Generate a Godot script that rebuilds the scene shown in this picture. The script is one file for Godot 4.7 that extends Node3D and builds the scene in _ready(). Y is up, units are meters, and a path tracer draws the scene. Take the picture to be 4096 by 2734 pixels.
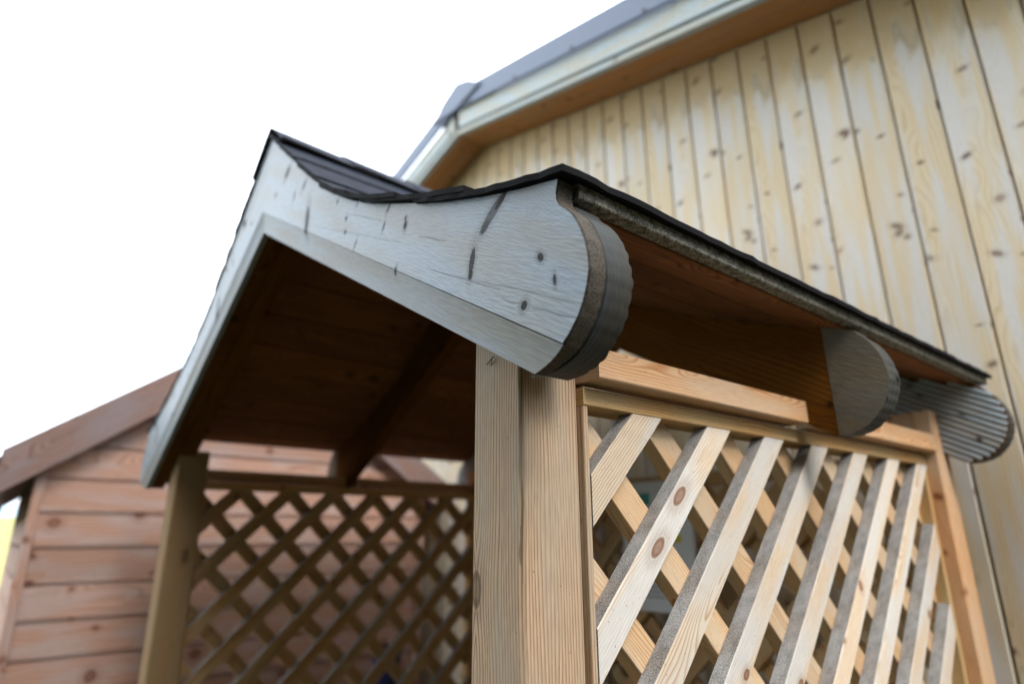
extends Node3D
# A wooden porch with a bell-cast gable roof and lattice sides, built against a timber house, with a red-brown shed behind.
# x runs along the house wall, y up, z out of the wall; the outer front corner of the near post stands at x = 0, z = 0.

const MID := -0.93            # the ridge of the porch
const WALL := -1.47           # the face of the house wall
const ROOF_END := -1.352      # where the porch roof ends
var rng := RandomNumberGenerator.new()
var M := {}
var mirrored := false         # builds the left half of the porch from the right half's measures
var names := {}


func _ready() -> void:
	rng.seed = 7
	make_view()
	make_materials()
	make_land()
	make_house()
	make_shed()
	make_porch()
	make_small_things()
	make_blocking_hedge()


# ---------------------------------------------------------------- view, sky, light
func make_view() -> void:
	var cam := Camera3D.new()
	cam.name = "camera"
	add_child(cam)
	cam.position = Vector3(0.5492, 1.6, 0.4619)
	cam.rotation = Vector3(deg_to_rad(17.27), deg_to_rad(50.75), deg_to_rad(-0.2))
	cam.near = 0.02
	cam.far = 6000.0
	var lens := CameraAttributesPhysical.new()
	lens.frustum_focal_length = 21.86
	lens.exposure_aperture = 2.2
	lens.frustum_focus_distance = 0.74
	lens.frustum_near = 0.02
	lens.frustum_far = 6000.0
	cam.attributes = lens
	cam.fov = 57.53
	cam.current = true

	var sky_look := ProceduralSkyMaterial.new()
	sky_look.sky_top_color = Color(0.94, 0.97, 1.0)
	sky_look.sky_horizon_color = Color(0.69, 0.725, 0.765)
	sky_look.sky_curve = 0.5
	sky_look.ground_bottom_color = Color(0.3, 0.3, 0.25)
	sky_look.ground_horizon_color = Color(0.5, 0.5, 0.45)
	sky_look.energy_multiplier = 1.6
	sky_look.sun_angle_max = 1.0
	var sky := Sky.new()
	sky.sky_material = sky_look
	var env := Environment.new()
	env.background_mode = Environment.BG_SKY
	env.sky = sky
	env.tonemap_mode = Environment.TONE_MAPPER_LINEAR
	env.tonemap_exposure = 3.4
	env.sdfgi_enabled = true
	env.ssao_enabled = true
	env.ssil_enabled = true
	var world := WorldEnvironment.new()
	world.name = "world_environment"
	world.environment = env
	add_child(world)

	var sun := DirectionalLight3D.new()
	sun.name = "sun"
	sun.light_color = Color(1.0, 0.98, 0.95)
	sun.light_energy = 0.34
	sun.light_angular_distance = 24.0
	sun.shadow_enabled = true
	sun.sky_mode = DirectionalLight3D.SKY_MODE_LIGHT_ONLY
	add_child(sun)
	sun.look_at_from_position(Vector3(6.0, 6.5, 1.2), Vector3(0, 0, 0))


# ---------------------------------------------------------------- textures and materials
func field(w: int, h: int, cu: float, cv: float, sd: int, octaves := 1) -> PackedByteArray:
	# smooth noise with cu cells along u and cv along v, stretched to w by h
	var n := FastNoiseLite.new()
	n.seed = sd
	n.noise_type = FastNoiseLite.TYPE_SIMPLEX_SMOOTH
	n.fractal_type = FastNoiseLite.FRACTAL_FBM if octaves > 1 else FastNoiseLite.FRACTAL_NONE
	n.fractal_octaves = octaves
	n.frequency = 0.22
	var im := n.get_seamless_image(clampi(int(cu * 4.0), 8, w), clampi(int(cv * 4.0), 8, h), false, false, 0.2)
	im.convert(Image.FORMAT_L8)
	im.resize(w, h, Image.INTERPOLATE_CUBIC)
	return im.get_data()


func bytes3(c: Color) -> Vector3:
	return Vector3(c.r, c.g, c.b) * 255.0


# Sawn timber. o: len, wid (metres that the picture covers), row (width of one board in it), early/late/knot/stain colours, rings per metre, ...
# knots: array of [s, t, half length, half width, darkness]; cracks: array of [s0, t0, s1, t1, half width]
func timber(w: int, h: int, o: Dictionary) -> Array:
	var r := RandomNumberGenerator.new()
	r.seed = o.seed
	var ln: float = o.len
	var wd: float = o.wid
	var row: float = o.row
	var early := bytes3(o.early)
	var late := bytes3(o.late)
	var knotc := bytes3(o.knot)
	var stain := bytes3(o.stain)
	var amount: float = o.get("stained", 0.5)
	var k: float = o.rings
	var wav: float = o.get("wave", 0.02)
	var fib: float = o.get("fibre", 14.0)
	var warp := field(w, h, ln * o.get("warp_u", 4.0), wd * o.get("warp_v", 14.0), o.seed + 1, 2)
	var fibre := field(w, h, ln * 28.0, minf(wd * 1100.0, h * 0.25), o.seed + 2, 2)
	var blot := field(w, h, ln * o.get("blot_u", 3.5), wd * o.get("blot_v", 16.0), o.seed + 3, 3)
	var disp := PackedFloat32Array()
	disp.resize(w * h)
	var kn := PackedFloat32Array()
	kn.resize(w * h)
	var rows := maxi(1, int(round(wd / row)))
	var knots: Array = o.get("knots", [])
	if o.has("random_knots"):
		for i in int(o.random_knots):
			var rw := r.randi() % rows
			var a: float = r.randf_range(0.6, 1.6) * o.get("knot_size", 0.006)
			knots.append([r.randf() * ln, (rw + r.randf_range(0.05, 0.95)) * row, a * r.randf_range(0.7, 1.3), a * r.randf_range(0.8, 1.3) * o.get("knot_across", 1.0), r.randf_range(0.45, 1.0), r.randf_range(-0.7, 0.7)])
	for i in int(o.get("specks", 0)):
		var at := r.randi() % (w * h - w - 2)
		var dark := r.randf_range(0.35, 0.95)
		kn[at] = dark
		kn[at + 1] = dark * r.randf()
		kn[at + w] = dark * r.randf()
	var core: float = o.get("knot_core", 0.62)
	for q in knots:
		var ks: float = q[0]
		var kt: float = q[1]
		var ra: float = q[2]
		var rb: float = q[3]
		var dark: float = q[4]
		var turn: float = q[5] if q.size() > 5 else 0.0
		var reach := maxf(ra, rb)
		var lo_row := int(kt / row) * row
		var x0 := int((ks - 6.0 * reach) / ln * w)
		var x1 := int((ks + 6.0 * reach) / ln * w)
		var y0 := maxi(int(maxf(kt - 4.0 * reach, lo_row) / wd * h), 0)
		var y1 := mini(int(minf(kt + 4.0 * reach, lo_row + row) / wd * h), h)
		for y in range(y0, y1):
			var dt := (y + 0.5) / h * wd - kt
			for x in range(x0, x1):
				var ds := (x + 0.5) / w * ln - ks
				var e := ds * cos(turn) + dt * sin(turn)
				var g := -ds * sin(turn) + dt * cos(turn)
				var rho := sqrt(e * e / (ra * ra) + g * g / (rb * rb))
				var at := y * w + posmod(x, w)
				disp[at] += (1.0 if dt > 0.0 else -1.0) * reach * 0.9 * exp(-(ds * ds) / (7.0 * reach * reach) - absf(dt) / (1.6 * reach))
				var edge := 1.0 - smoothstep(0.72, 1.12, rho)
				if edge > 0.0:
					kn[at] = maxf(kn[at], edge * dark * (core + (1.0 - core) * smoothstep(0.45, 0.95, rho) + 0.04 * sin(rho * 14.0)))
				elif rho < 2.2:
					kn[at] = maxf(kn[at], dark * 0.22 * (1.0 - (rho - 1.0) / 1.2))
	for c in o.get("cracks", []):
		var a := Vector2(c[0], c[1])
		var b := Vector2(c[2], c[3])
		var half: float = c[4]
		var n := int(a.distance_to(b) / ln * w * 1.5) + 2
		for i in n:
			var f := float(i) / (n - 1)
			var p := a.lerp(b, f)
			var wob := 0.0005 * sin(f * 9.0 + c[0] * 40.0)
			var px := int(p.x / ln * w)
			var py := (p.y + wob) / wd * h
			var hw := half * (0.35 + sin(f * PI)) / wd * h
			for y in range(maxi(int(py - hw - 1.0), 0), mini(int(py + hw + 2.0), h)):
				var cover := clampf(hw + 0.6 - absf(y + 0.5 - py), 0.0, 1.0)
				var at := y * w + posmod(px, w)
				kn[at] = maxf(kn[at], cover * 0.5)
	# under a wide eave the wood has kept its amber colour, down to a ragged tide line
	var tide: float = o.get("tide", 0.0)
	var tidec := bytes3(o.get("tide_colour", Color.WHITE))
	var ragged := PackedByteArray()
	if tide > 0.0:
		ragged = field(w, h, ln * 5.0, wd * 16.0, o.seed + 4, 3)
	var col := PackedByteArray()
	col.resize(w * h * 3)
	var hei := PackedByteArray()
	hei.resize(w * h)
	var rou := PackedByteArray()
	rou.resize(w * h)
	var heart := PackedFloat32Array()
	var depth := PackedFloat32Array()
	var tilt := PackedFloat32Array()
	var flat := PackedFloat32Array()
	var tone := PackedFloat32Array()
	for i in rows:
		heart.append(row * r.randf_range(0.1, 0.9))
		depth.append(r.randf_range(-0.01, 0.02))
		tilt.append(r.randf_range(0.02, 0.05) * (1.0 if r.randf() < 0.5 else -1.0))
		flat.append(1.0 if r.randf() < o.get("flat", 0.6) else 0.0)
		tone.append(r.randf_range(1.0 - o.get("vary", 0.06), 1.0 + o.get("vary", 0.06)))
	for y in h:
		var t := (y + 0.5) / h * wd
		var ri := mini(int(t / row), rows - 1)
		var tr := t - ri * row - heart[ri]
		var fl := flat[ri]
		var d0 := depth[ri]
		var tl := tilt[ri]
		var tn := tone[ri]
		for x in w:
			var i := y * w + x
			var s := (x + 0.5) / w * ln
			var wv := (warp[i] - 128.0) / 128.0
			var q := 0.0
			if fl > 0.5:
				var d := d0 + tl * (s - ln * 0.5) + wv * wav * 1.5
				q = sqrt(tr * tr + d * d) + disp[i] * 0.5
			else:
				q = tr + tl * 0.12 * s + wv * wav * 0.35 + disp[i] * 0.5
			q *= k
			var f := q - floorf(q)
			var lw := 0.0
			if f > 0.35:
				lw = (f - 0.35) / 0.53
				lw = lw * lw if f < 0.88 else (1.0 - f) / 0.12
			var fb := (fibre[i] - 128.0) / 128.0
			var st := clampf((blot[i] - 128.0) / 110.0 + 0.5, 0.0, 1.0) * amount
			var c := early.lerp(late, lw).lerp(stain, st) * tn
			if tide > 0.0 and s < tide * 2.2:
				var past := s - tide * (1.0 + 0.35 * (ragged[i] - 128.0) / 128.0)
				c = c.lerp(tidec * (0.92 + 0.08 * lw), 0.7 * (1.0 - smoothstep(-0.08, 0.07, past)))
				c = c.lerp(tidec * 0.7, 0.4 * exp(-past * past / 0.0006) * smoothstep(0.45, 0.7, blot[i] / 255.0))
			var kk := kn[i]
			c = c.lerp(knotc, kk)
			var add := fb * fib * (1.0 - 0.5 * kk)
			col[i * 3] = clampi(int(c.x + add), 0, 255)
			col[i * 3 + 1] = clampi(int(c.y + add), 0, 255)
			col[i * 3 + 2] = clampi(int(c.z + add * 0.95), 0, 255)
			rou[i] = clampi(int(150.0 + kk * 105.0 - lw * 12.0 + fb * 14.0 + st * 14.0), 0, 255)
			hei[i] = clampi(int(120.0 + 60.0 * lw + fb * 55.0 - kk * 95.0), 0, 255)
	var ci := Image.create_from_data(w, h, false, Image.FORMAT_RGB8, col)
	var hi := Image.create_from_data(w, h, false, Image.FORMAT_L8, hei)
	var out := [ImageTexture.create_from_image(ci), ImageTexture.create_from_image(hi)]
	if o.get("gloss", false):
		out.append(ImageTexture.create_from_image(Image.create_from_data(w, h, false, Image.FORMAT_L8, rou)))
	return out


func wood(nm: String, tex: Array, ln: float, wd: float, tint := Color.WHITE, rough := 0.7, relief := 0.05, spec := 0.4) -> StandardMaterial3D:
	var m := StandardMaterial3D.new()
	m.resource_name = nm
	m.albedo_color = tint
	m.albedo_texture = tex[0]
	m.roughness = rough
	m.metallic_specular = spec
	m.uv1_scale = Vector3(1.0 / ln, 1.0 / wd, 1.0)
	if tex.size() > 2:
		m.roughness_texture = tex[2]
		m.roughness_texture_channel = BaseMaterial3D.TEXTURE_CHANNEL_RED
	if relief > 0.0:
		m.heightmap_enabled = true
		m.heightmap_texture = tex[1]
		m.heightmap_scale = relief
	return m


func plain(nm: String, c: Color, rough := 0.8, spec := 0.4) -> StandardMaterial3D:
	var m := StandardMaterial3D.new()
	m.resource_name = nm
	m.albedo_color = c
	m.roughness = rough
	m.metallic_specular = spec
	return m


func speckle(w: int, h: int, a: Color, b: Color, cu: float, cv: float, lo: float, hi: float, sd: int, fine := 20.0) -> Array:
	# grains of colour b over colour a where the noise passes lo..hi
	var n := field(w, h, cu, cv, sd, 3)
	var n2 := field(w, h, cu * 0.12, cv * 0.12, sd + 5, 2)
	var n3 := field(w, h, w * 0.25, h * 0.25, sd + 9, 2)
	var col := PackedByteArray()
	col.resize(w * h * 3)
	var hei := PackedByteArray()
	hei.resize(w * h)
	var va := bytes3(a)
	var vb := bytes3(b)
	for i in w * h:
		var f := smoothstep(lo, hi, n[i] / 255.0 * 0.7 + n2[i] / 255.0 * 0.3)
		var g := (n3[i] - 128.0) / 128.0
		var c := va.lerp(vb, f) + Vector3.ONE * g * fine
		col[i * 3] = clampi(int(c.x), 0, 255)
		col[i * 3 + 1] = clampi(int(c.y), 0, 255)
		col[i * 3 + 2] = clampi(int(c.z), 0, 255)
		hei[i] = clampi(int(128.0 + g * 70.0 - f * 40.0), 0, 255)
	return [ImageTexture.create_from_image(Image.create_from_data(w, h, false, Image.FORMAT_RGB8, col)), ImageTexture.create_from_image(Image.create_from_data(w, h, false, Image.FORMAT_L8, hei))]


func make_materials() -> void:
	# pale larch of the lattice, eight boards in the picture
	var t := timber(1024, 512, {"seed": 11, "len": 0.9, "wid": 0.4, "row": 0.05, "early": Color8(218, 205, 188), "late": Color8(182, 138, 100), "knot": Color8(104, 56, 32), "stain": Color8(204, 206, 210), "stained": 0.75, "specks": 420, "knots": [[0.2545, 0.022, 0.02, 0.0088, 0.85, 0.1], [0.168, 0.0303, 0.019, 0.0088, 0.85, 0.1]], "rings": 230.0, "wave": 0.010, "random_knots": 5, "knot_size": 0.006, "flat": 0.65, "fibre": 9.0})
	M.slat = wood("pale_larch", t, 0.9, 0.4, Color(0.98, 0.97, 0.95), 0.72, 0.05)
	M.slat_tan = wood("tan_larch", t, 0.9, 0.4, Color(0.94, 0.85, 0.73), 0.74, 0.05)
	M.slat_shade = wood("inner_shade_larch", t, 0.9, 0.4, Color(0.86, 0.74, 0.57), 0.75, 0.05)  # unweathered brown, darkened further to paint in the shade inside
	M.rail = wood("rosy_larch", t, 0.9, 0.4, Color(0.94, 0.8, 0.66), 0.7, 0.05)
	M.frame = wood("yellow_larch", t, 0.9, 0.4, Color(0.9, 0.77, 0.56), 0.7, 0.05)
	# close straight grain of the post
	t = timber(2048, 512, {"seed": 23, "len": 2.0, "wid": 0.4, "row": 0.4, "early": Color8(194, 166, 138), "late": Color8(120, 86, 54), "knot": Color8(84, 64, 44), "stain": Color8(172, 156, 136), "stained": 0.6, "specks": 260, "knots": [[1.59, 0.017, 0.022, 0.010, 0.9, 0.0]], "cracks": [[1.60, 0.0985, 1.71, 0.0998, 0.0011], [1.62, 0.0965, 1.66, 0.098, 0.001]], "rings": 205.0, "wave": 0.012, "warp_u": 2.6, "warp_v": 26.0, "flat": 0.0, "fibre": 10.0, "vary": 0.0})
	M.post = wood("straight_grained_pine", t, 2.0, 0.4, Color(1, 1, 1), 0.72, 0.04)
	M.post_left = wood("browner_pine", t, 2.0, 0.4, Color(0.8, 0.76, 0.66), 0.75, 0.04)  # the same pine, tinted darker and browner
	# rough sawn edges gone grey
	var g := speckle(512, 256, Color8(150, 146, 142), Color8(112, 108, 104), 90.0, 80.0, 0.42, 0.75, 31, 14.0)
	M.sawn = wood("grey_sawn_edge", g, 0.3, 0.15, Color(1, 1, 1), 0.9, 0.12)
	# house cladding, four boards
	t = timber(2048, 512, {"seed": 41, "len": 3.4, "wid": 0.468, "row": 0.117, "early": Color8(214, 194, 160), "late": Color8(199, 174, 136), "knot": Color8(66, 38, 26), "stain": Color8(206, 202, 198), "stained": 0.8, "blot_u": 2.2, "blot_v": 22.0, "rings": 110.0, "wave": 0.012, "random_knots": 60, "knot_size": 0.0062, "knot_across": 1.7, "flat": 0.6, "fibre": 5.0, "vary": 0.03, "tide": 0.24, "tide_colour": Color8(206, 174, 120)})
	M.cladding = wood("house_pine", t, 3.4, 0.468, Color(1, 1, 1), 0.7, 0.03)
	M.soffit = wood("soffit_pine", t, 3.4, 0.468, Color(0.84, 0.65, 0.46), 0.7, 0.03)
	# red-brown stained shed boards
	t = timber(1024, 512, {"seed": 53, "len": 1.9, "wid": 0.56, "row": 0.14, "early": Color8(178, 140, 122), "late": Color8(136, 100, 84), "knot": Color8(88, 44, 28), "stain": Color8(168, 148, 142), "stained": 0.75, "rings": 70.0, "wave": 0.02, "random_knots": 26, "knot_size": 0.013, "flat": 0.6, "fibre": 6.0})
	M.shed = wood("red_brown_boards", t, 1.9, 0.56, Color(1, 1, 1), 0.75, 0.03)
	M.shed_trim = wood("brown_trim", t, 1.9, 0.56, Color(0.74, 0.76, 0.8), 0.75, 0.03)
	# brown undersides of the roof
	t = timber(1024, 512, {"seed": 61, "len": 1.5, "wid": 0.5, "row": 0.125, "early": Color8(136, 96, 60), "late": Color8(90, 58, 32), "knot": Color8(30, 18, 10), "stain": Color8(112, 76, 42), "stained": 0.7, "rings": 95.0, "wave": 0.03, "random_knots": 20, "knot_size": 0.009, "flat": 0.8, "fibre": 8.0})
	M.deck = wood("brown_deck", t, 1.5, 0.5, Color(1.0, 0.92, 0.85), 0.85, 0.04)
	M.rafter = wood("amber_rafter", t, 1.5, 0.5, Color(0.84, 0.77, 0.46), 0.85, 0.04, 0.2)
	# silvered bargeboard: the knots, holes and cracks stand where the photograph has them (s up the slope, t across)
	var kn := []
	for q in [[0.077, 0.077, 0.0065, 0.0045, 1.0, 0.4], [0.078, 0.0237, 0.0055, 0.006, 1.0, 0.0], [0.204, 0.05, 0.0058, 0.019, 0.9, -0.3], [0.198, 0.034, 0.005, 0.007, 1.0, -0.3],
			[0.193, 0.112, 0.0085, 0.034, 0.62, 0.42], [0.184, 0.128, 0.005, 0.016, 1.0, 0.42], [0.199, 0.094, 0.006, 0.012, 0.8, 0.42], [0.866, 0.023, 0.010, 0.034, 0.8, -0.55], [0.856, 0.004, 0.008, 0.013, 1.0, -0.5], [1.104, 0.109, 0.010, 0.018, 0.85, 0.4],
			[0.653, 0.0507, 0.0042, 0.004, 1.0, 0.0], [0.6386, 0.0273, 0.0042, 0.004, 1.0, 0.0], [0.412, 0.0693, 0.005, 0.008, 0.95, -0.3], [0.418, 0.079, 0.003, 0.004, 0.9, 0.0], [0.488, 0.088, 0.0028, 0.010, 0.9, 0.2],
			[0.043, 0.059, 0.0028, 0.007, 0.9, -0.6], [0.4855, 0.0572, 0.003, 0.009, 0.7, 0.0], [0.5776, 0.0144, 0.003, 0.011, 0.6, 0.1], [0.40, 0.001, 0.004, 0.007, 0.9, 0.0], [0.95, 0.09, 0.006, 0.014, 0.6, 0.3], [1.15, 0.05, 0.006, 0.006, 0.7, 0.0], [1.0, 0.06, 0.004, 0.014, 0.6, -0.2], [0.72, 0.075, 0.004, 0.005, 0.7, 0.0], [0.62, 0.085, 0.003, 0.012, 0.6, 0.1], [0.85, 0.12, 0.006, 0.014, 0.7, -0.4]]:
		kn.append([q[0] + 0.06, q[1] + 0.09, q[2], q[3], q[4], q[5]])
	var cr := []
	for q in [[0.19, 0.03, -0.015, 0.046, 0.0003], [0.07, 0.024, -0.01, 0.031, 0.0004], [0.12, 0.021, 0.078, 0.0237, 0.0003], [0.806, 0.0164, 0.41, 0.043, 0.0002], [0.31, 0.0216, 0.13, 0.03, 0.0004], [0.66, 0.06, 0.5, 0.065, 0.0003], [0.36, 0.06, 0.28, 0.064, 0.0004]]:
		cr.append([q[0] + 0.06, q[1] + 0.09, q[2] + 0.06, q[3] + 0.09, q[4]])
	t = timber(1536, 400, {"seed": 71, "len": 1.5, "wid": 0.39, "row": 0.39, "early": Color8(122, 134, 145), "late": Color8(99, 108, 117), "knot": Color8(12, 9, 8), "stain": Color8(124, 120, 112), "stained": 0.6, "rings": 420.0, "wave": 0.006, "warp_u": 2.0, "warp_v": 7.0, "knots": kn, "cracks": cr, "gloss": true, "knot_core": 0.95, "flat": 0.0, "fibre": 12.0, "vary": 0.0, "blot_v": 22.0})
	M.silver = wood("silvered_board", t, 1.5, 0.39, Color(1.16, 1.16, 1.16), 0.76, 0.1, 0.46)
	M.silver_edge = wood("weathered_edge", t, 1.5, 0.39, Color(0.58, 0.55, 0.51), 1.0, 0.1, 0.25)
	M.foot_end = wood("weathered_rafter_end", t, 1.5, 0.39, Color(0.88, 0.78, 0.66), 1.0, 0.1, 0.35)
	M.reed = wood("sheen_silver_reeds", t, 1.5, 0.39, Color(1.3, 1.28, 1.25), 0.7, 0.04, 0.5)  # weathered silver, brightened to paint the sky sheen onto the ribs
	M.cove = wood("weathered_cove", t, 1.5, 0.39, Color(1.16, 1.12, 1.07), 0.85, 0.08, 0.42)
	M.house_trim = wood("house_trim", t, 1.5, 0.39, Color(1.42, 1.38, 1.3), 1.0, 0.03, 0.3)
	# end grain, dark with lichen
	g = speckle(512, 512, Color8(84, 76, 66), Color8(50, 45, 38), 150.0, 90.0, 0.35, 0.7, 83, 14.0)
	M.end = wood("dark_end_grain", g, 0.3, 0.3, Color(1, 1, 1), 0.85, 0.08)
	g = speckle(1024, 128, Color8(158, 154, 142), Color8(54, 51, 42), 500.0, 40.0, 0.36, 0.66, 89, 18.0)
	M.fascia = wood("mouldy_fascia", g, 0.7, 0.045, Color(1, 1, 1), 0.85, 0.06)
	# mineral shingle
	g = speckle(512, 512, Color8(46, 50, 60), Color8(28, 30, 38), 80.0, 80.0, 0.4, 0.65, 97, 22.0)
	M.shingle = wood("mineral_shingle", g, 0.3, 0.3, Color(1, 1, 1), 0.92, 0.09, 0.18)
	M.shingle_cap = wood("mineral_shingle_cap", g, 0.3, 0.3, Color(1.2, 1.2, 1.2), 0.88, 0.09, 0.25)
	M.bitumen = plain("bitumen_edge", Color8(22, 21, 23), 0.85, 0.2)
	M.metal = plain("grey_steel", Color8(98, 108, 128), 0.5, 0.4)
	M.screw = plain("screw", Color8(34, 34, 38), 0.5)
	M.felt = plain("roof_felt", Color8(52, 54, 56), 0.9)
	M.backing = plain("board_backing", Color8(168, 146, 116), 0.9)
	g = speckle(512, 512, Color8(62, 62, 38), Color8(42, 48, 26), 60.0, 60.0, 0.35, 0.65, 101, 20.0)
	M.grass = wood("lawn", g, 2.0, 2.0, Color(1, 1, 1), 0.95, 0.0)
	M.stubble = wood("yellow_field", g, 9.0, 9.0, Color(2.3, 2.15, 1.85), 0.95, 0.0)
	M.hill = plain("haze_tinted_hill", Color8(150, 172, 184), 1.0, 0.0)  # distance haze painted in as pale blue-grey, without fog
	M.white = plain("white_board", Color8(212, 214, 216), 0.5)
	M.teal = plain("teal_print", Color8(60, 150, 142), 0.5)
	M.yellow = plain("yellow_print", Color8(206, 190, 40), 0.5)
	M.grey_print = plain("grey_print", Color8(140, 142, 146), 0.5)
	M.blue = plain("blue_tarpaulin", Color8(26, 36, 78), 0.6)
	M.web = plain("cobweb", Color8(200, 200, 200), 0.7)
	M.needles = plain("conifer_needles", Color8(46, 58, 36), 0.9, 0.2)
	M.twig = plain("twig", Color8(60, 38, 24), 0.9)


# ---------------------------------------------------------------- mesh helpers
func st_of(m: Dictionary, mat: Material) -> SurfaceTool:
	if not m.has(mat):
		var s := SurfaceTool.new()
		s.begin(Mesh.PRIMITIVE_TRIANGLES)
		m[mat] = s
	return m[mat]


func put(s: SurfaceTool, p: Vector3, n: Vector3, uv: Vector2) -> void:
	if mirrored:
		p.x = 2.0 * MID - p.x
		n.x = -n.x
	s.set_normal(n)
	s.set_uv(uv)
	s.add_vertex(p)


func tri(s: SurfaceTool, p: Array, n: Array, uv: Array) -> void:
	var order := [0, 1, 2] if mirrored else [0, 2, 1]
	for i in order:
		put(s, p[i], n[i], uv[i])


func quad(s: SurfaceTool, a: Vector3, b: Vector3, c: Vector3, d: Vector3, ua: Vector2, ub: Vector2, uc: Vector2, ud: Vector2, na := Vector3.ZERO, nb := Vector3.ZERO) -> void:
	# a b c d turn left as seen from outside; na holds along a-d, nb along b-c
	if na == Vector3.ZERO:
		na = (b - a).cross(c - a).normalized()
		if na == Vector3.ZERO:
			na = (c - a).cross(d - a).normalized()
		nb = na
	tri(s, [a, b, c], [na, nb, nb], [ua, ub, uc])
	tri(s, [a, c, d], [na, nb, na], [ua, uc, ud])


func rect(w: float, t: float, b: float) -> PackedVector2Array:
	var x := w / 2.0
	var y := t / 2.0
	return PackedVector2Array([Vector2(-x + b, -y), Vector2(x - b, -y), Vector2(x, -y + b), Vector2(x, y - b), Vector2(x - b, y), Vector2(-x + b, y), Vector2(-x, y - b), Vector2(-x, -y + b)])


# a bar of section poly from p0 to p1; side is the section's x axis; n0, n1 the planes that cut the ends; mats one per edge of poly, or one for all
func bar(m: Dictionary, p0: Vector3, p1: Vector3, side: Vector3, poly: PackedVector2Array, mats: Array, n0 := Vector3.ZERO, n1 := Vector3.ZERO, uvo := Vector2.ZERO, segs := 1, wob := 0.0) -> void:
	var d := (p1 - p0).normalized()
	var ax := (side - d * side.dot(d)).normalized()
	var ay := d.cross(ax)
	if n0 == Vector3.ZERO:
		n0 = d
	if n1 == Vector3.ZERO:
		n1 = d
	var rings := []
	var along := []
	var n := poly.size()
	var big := p0.distance_to(p1)
	for k in segs + 1:
		var f := float(k) / segs
		var ring := []
		var us := []
		for q in poly:
			var off := ax * q.x + ay * q.y
			var t0 := n0.dot(-off) / n0.dot(d)
			var t1 := big + n1.dot(-off) / n1.dot(d)
			var t := lerpf(t0, t1, f)
			var p := p0 + off + d * t
			if wob > 0.0 and k > 0 and k < segs:
				p += (ax * rng.randf_range(-1, 1) + ay * rng.randf_range(-1, 1)) * wob
			ring.append(p)
			us.append(t)
		rings.append(ring)
		along.append(us)
	var v := 0.0
	for i in n:
		var j := (i + 1) % n
		var step: float = poly[i].distance_to(poly[j])
		var s := st_of(m, mats[i % mats.size()])
		for k in segs:
			quad(s, rings[k][i], rings[k][j], rings[k + 1][j], rings[k + 1][i], uvo + Vector2(along[k][i], v), uvo + Vector2(along[k][j], v + step), uvo + Vector2(along[k + 1][j], v + step), uvo + Vector2(along[k + 1][i], v))
		v += step
	for e in 2:
		var s := st_of(m, mats[0])
		var ring: Array = rings[segs if e else 0]
		for i in range(1, n - 1):
			var abc := [ring[0], ring[i], ring[i + 1]] if e else [ring[0], ring[i + 1], ring[i]]
			var uvs := [poly[0], poly[i], poly[i + 1]] if e else [poly[0], poly[i + 1], poly[i]]
			var nn: Vector3 = (abc[1] - abc[0]).cross(abc[2] - abc[0]).normalized()
			tri(s, abc, [nn, nn, nn], [uvo + uvs[0], uvo + uvs[1], uvo + uvs[2]])


func box(m: Dictionary, lo: Vector3, hi: Vector3, mat: Material, bevel := 0.0, uvo := Vector2.ZERO) -> void:
	# grain runs along the longest side
	var s := hi - lo
	var c := (lo + hi) / 2.0
	if s.y >= s.x and s.y >= s.z:
		bar(m, Vector3(c.x, lo.y, c.z), Vector3(c.x, hi.y, c.z), Vector3.RIGHT, rect(s.x, s.z, bevel), [mat], Vector3.ZERO, Vector3.ZERO, uvo)
	elif s.x >= s.z:
		bar(m, Vector3(lo.x, c.y, c.z), Vector3(hi.x, c.y, c.z), Vector3.UP, rect(s.y, s.z, bevel), [mat], Vector3.ZERO, Vector3.ZERO, uvo)
	else:
		bar(m, Vector3(c.x, c.y, lo.z), Vector3(c.x, c.y, hi.z), Vector3.RIGHT, rect(s.x, s.y, bevel), [mat], Vector3.ZERO, Vector3.ZERO, uvo)


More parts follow.
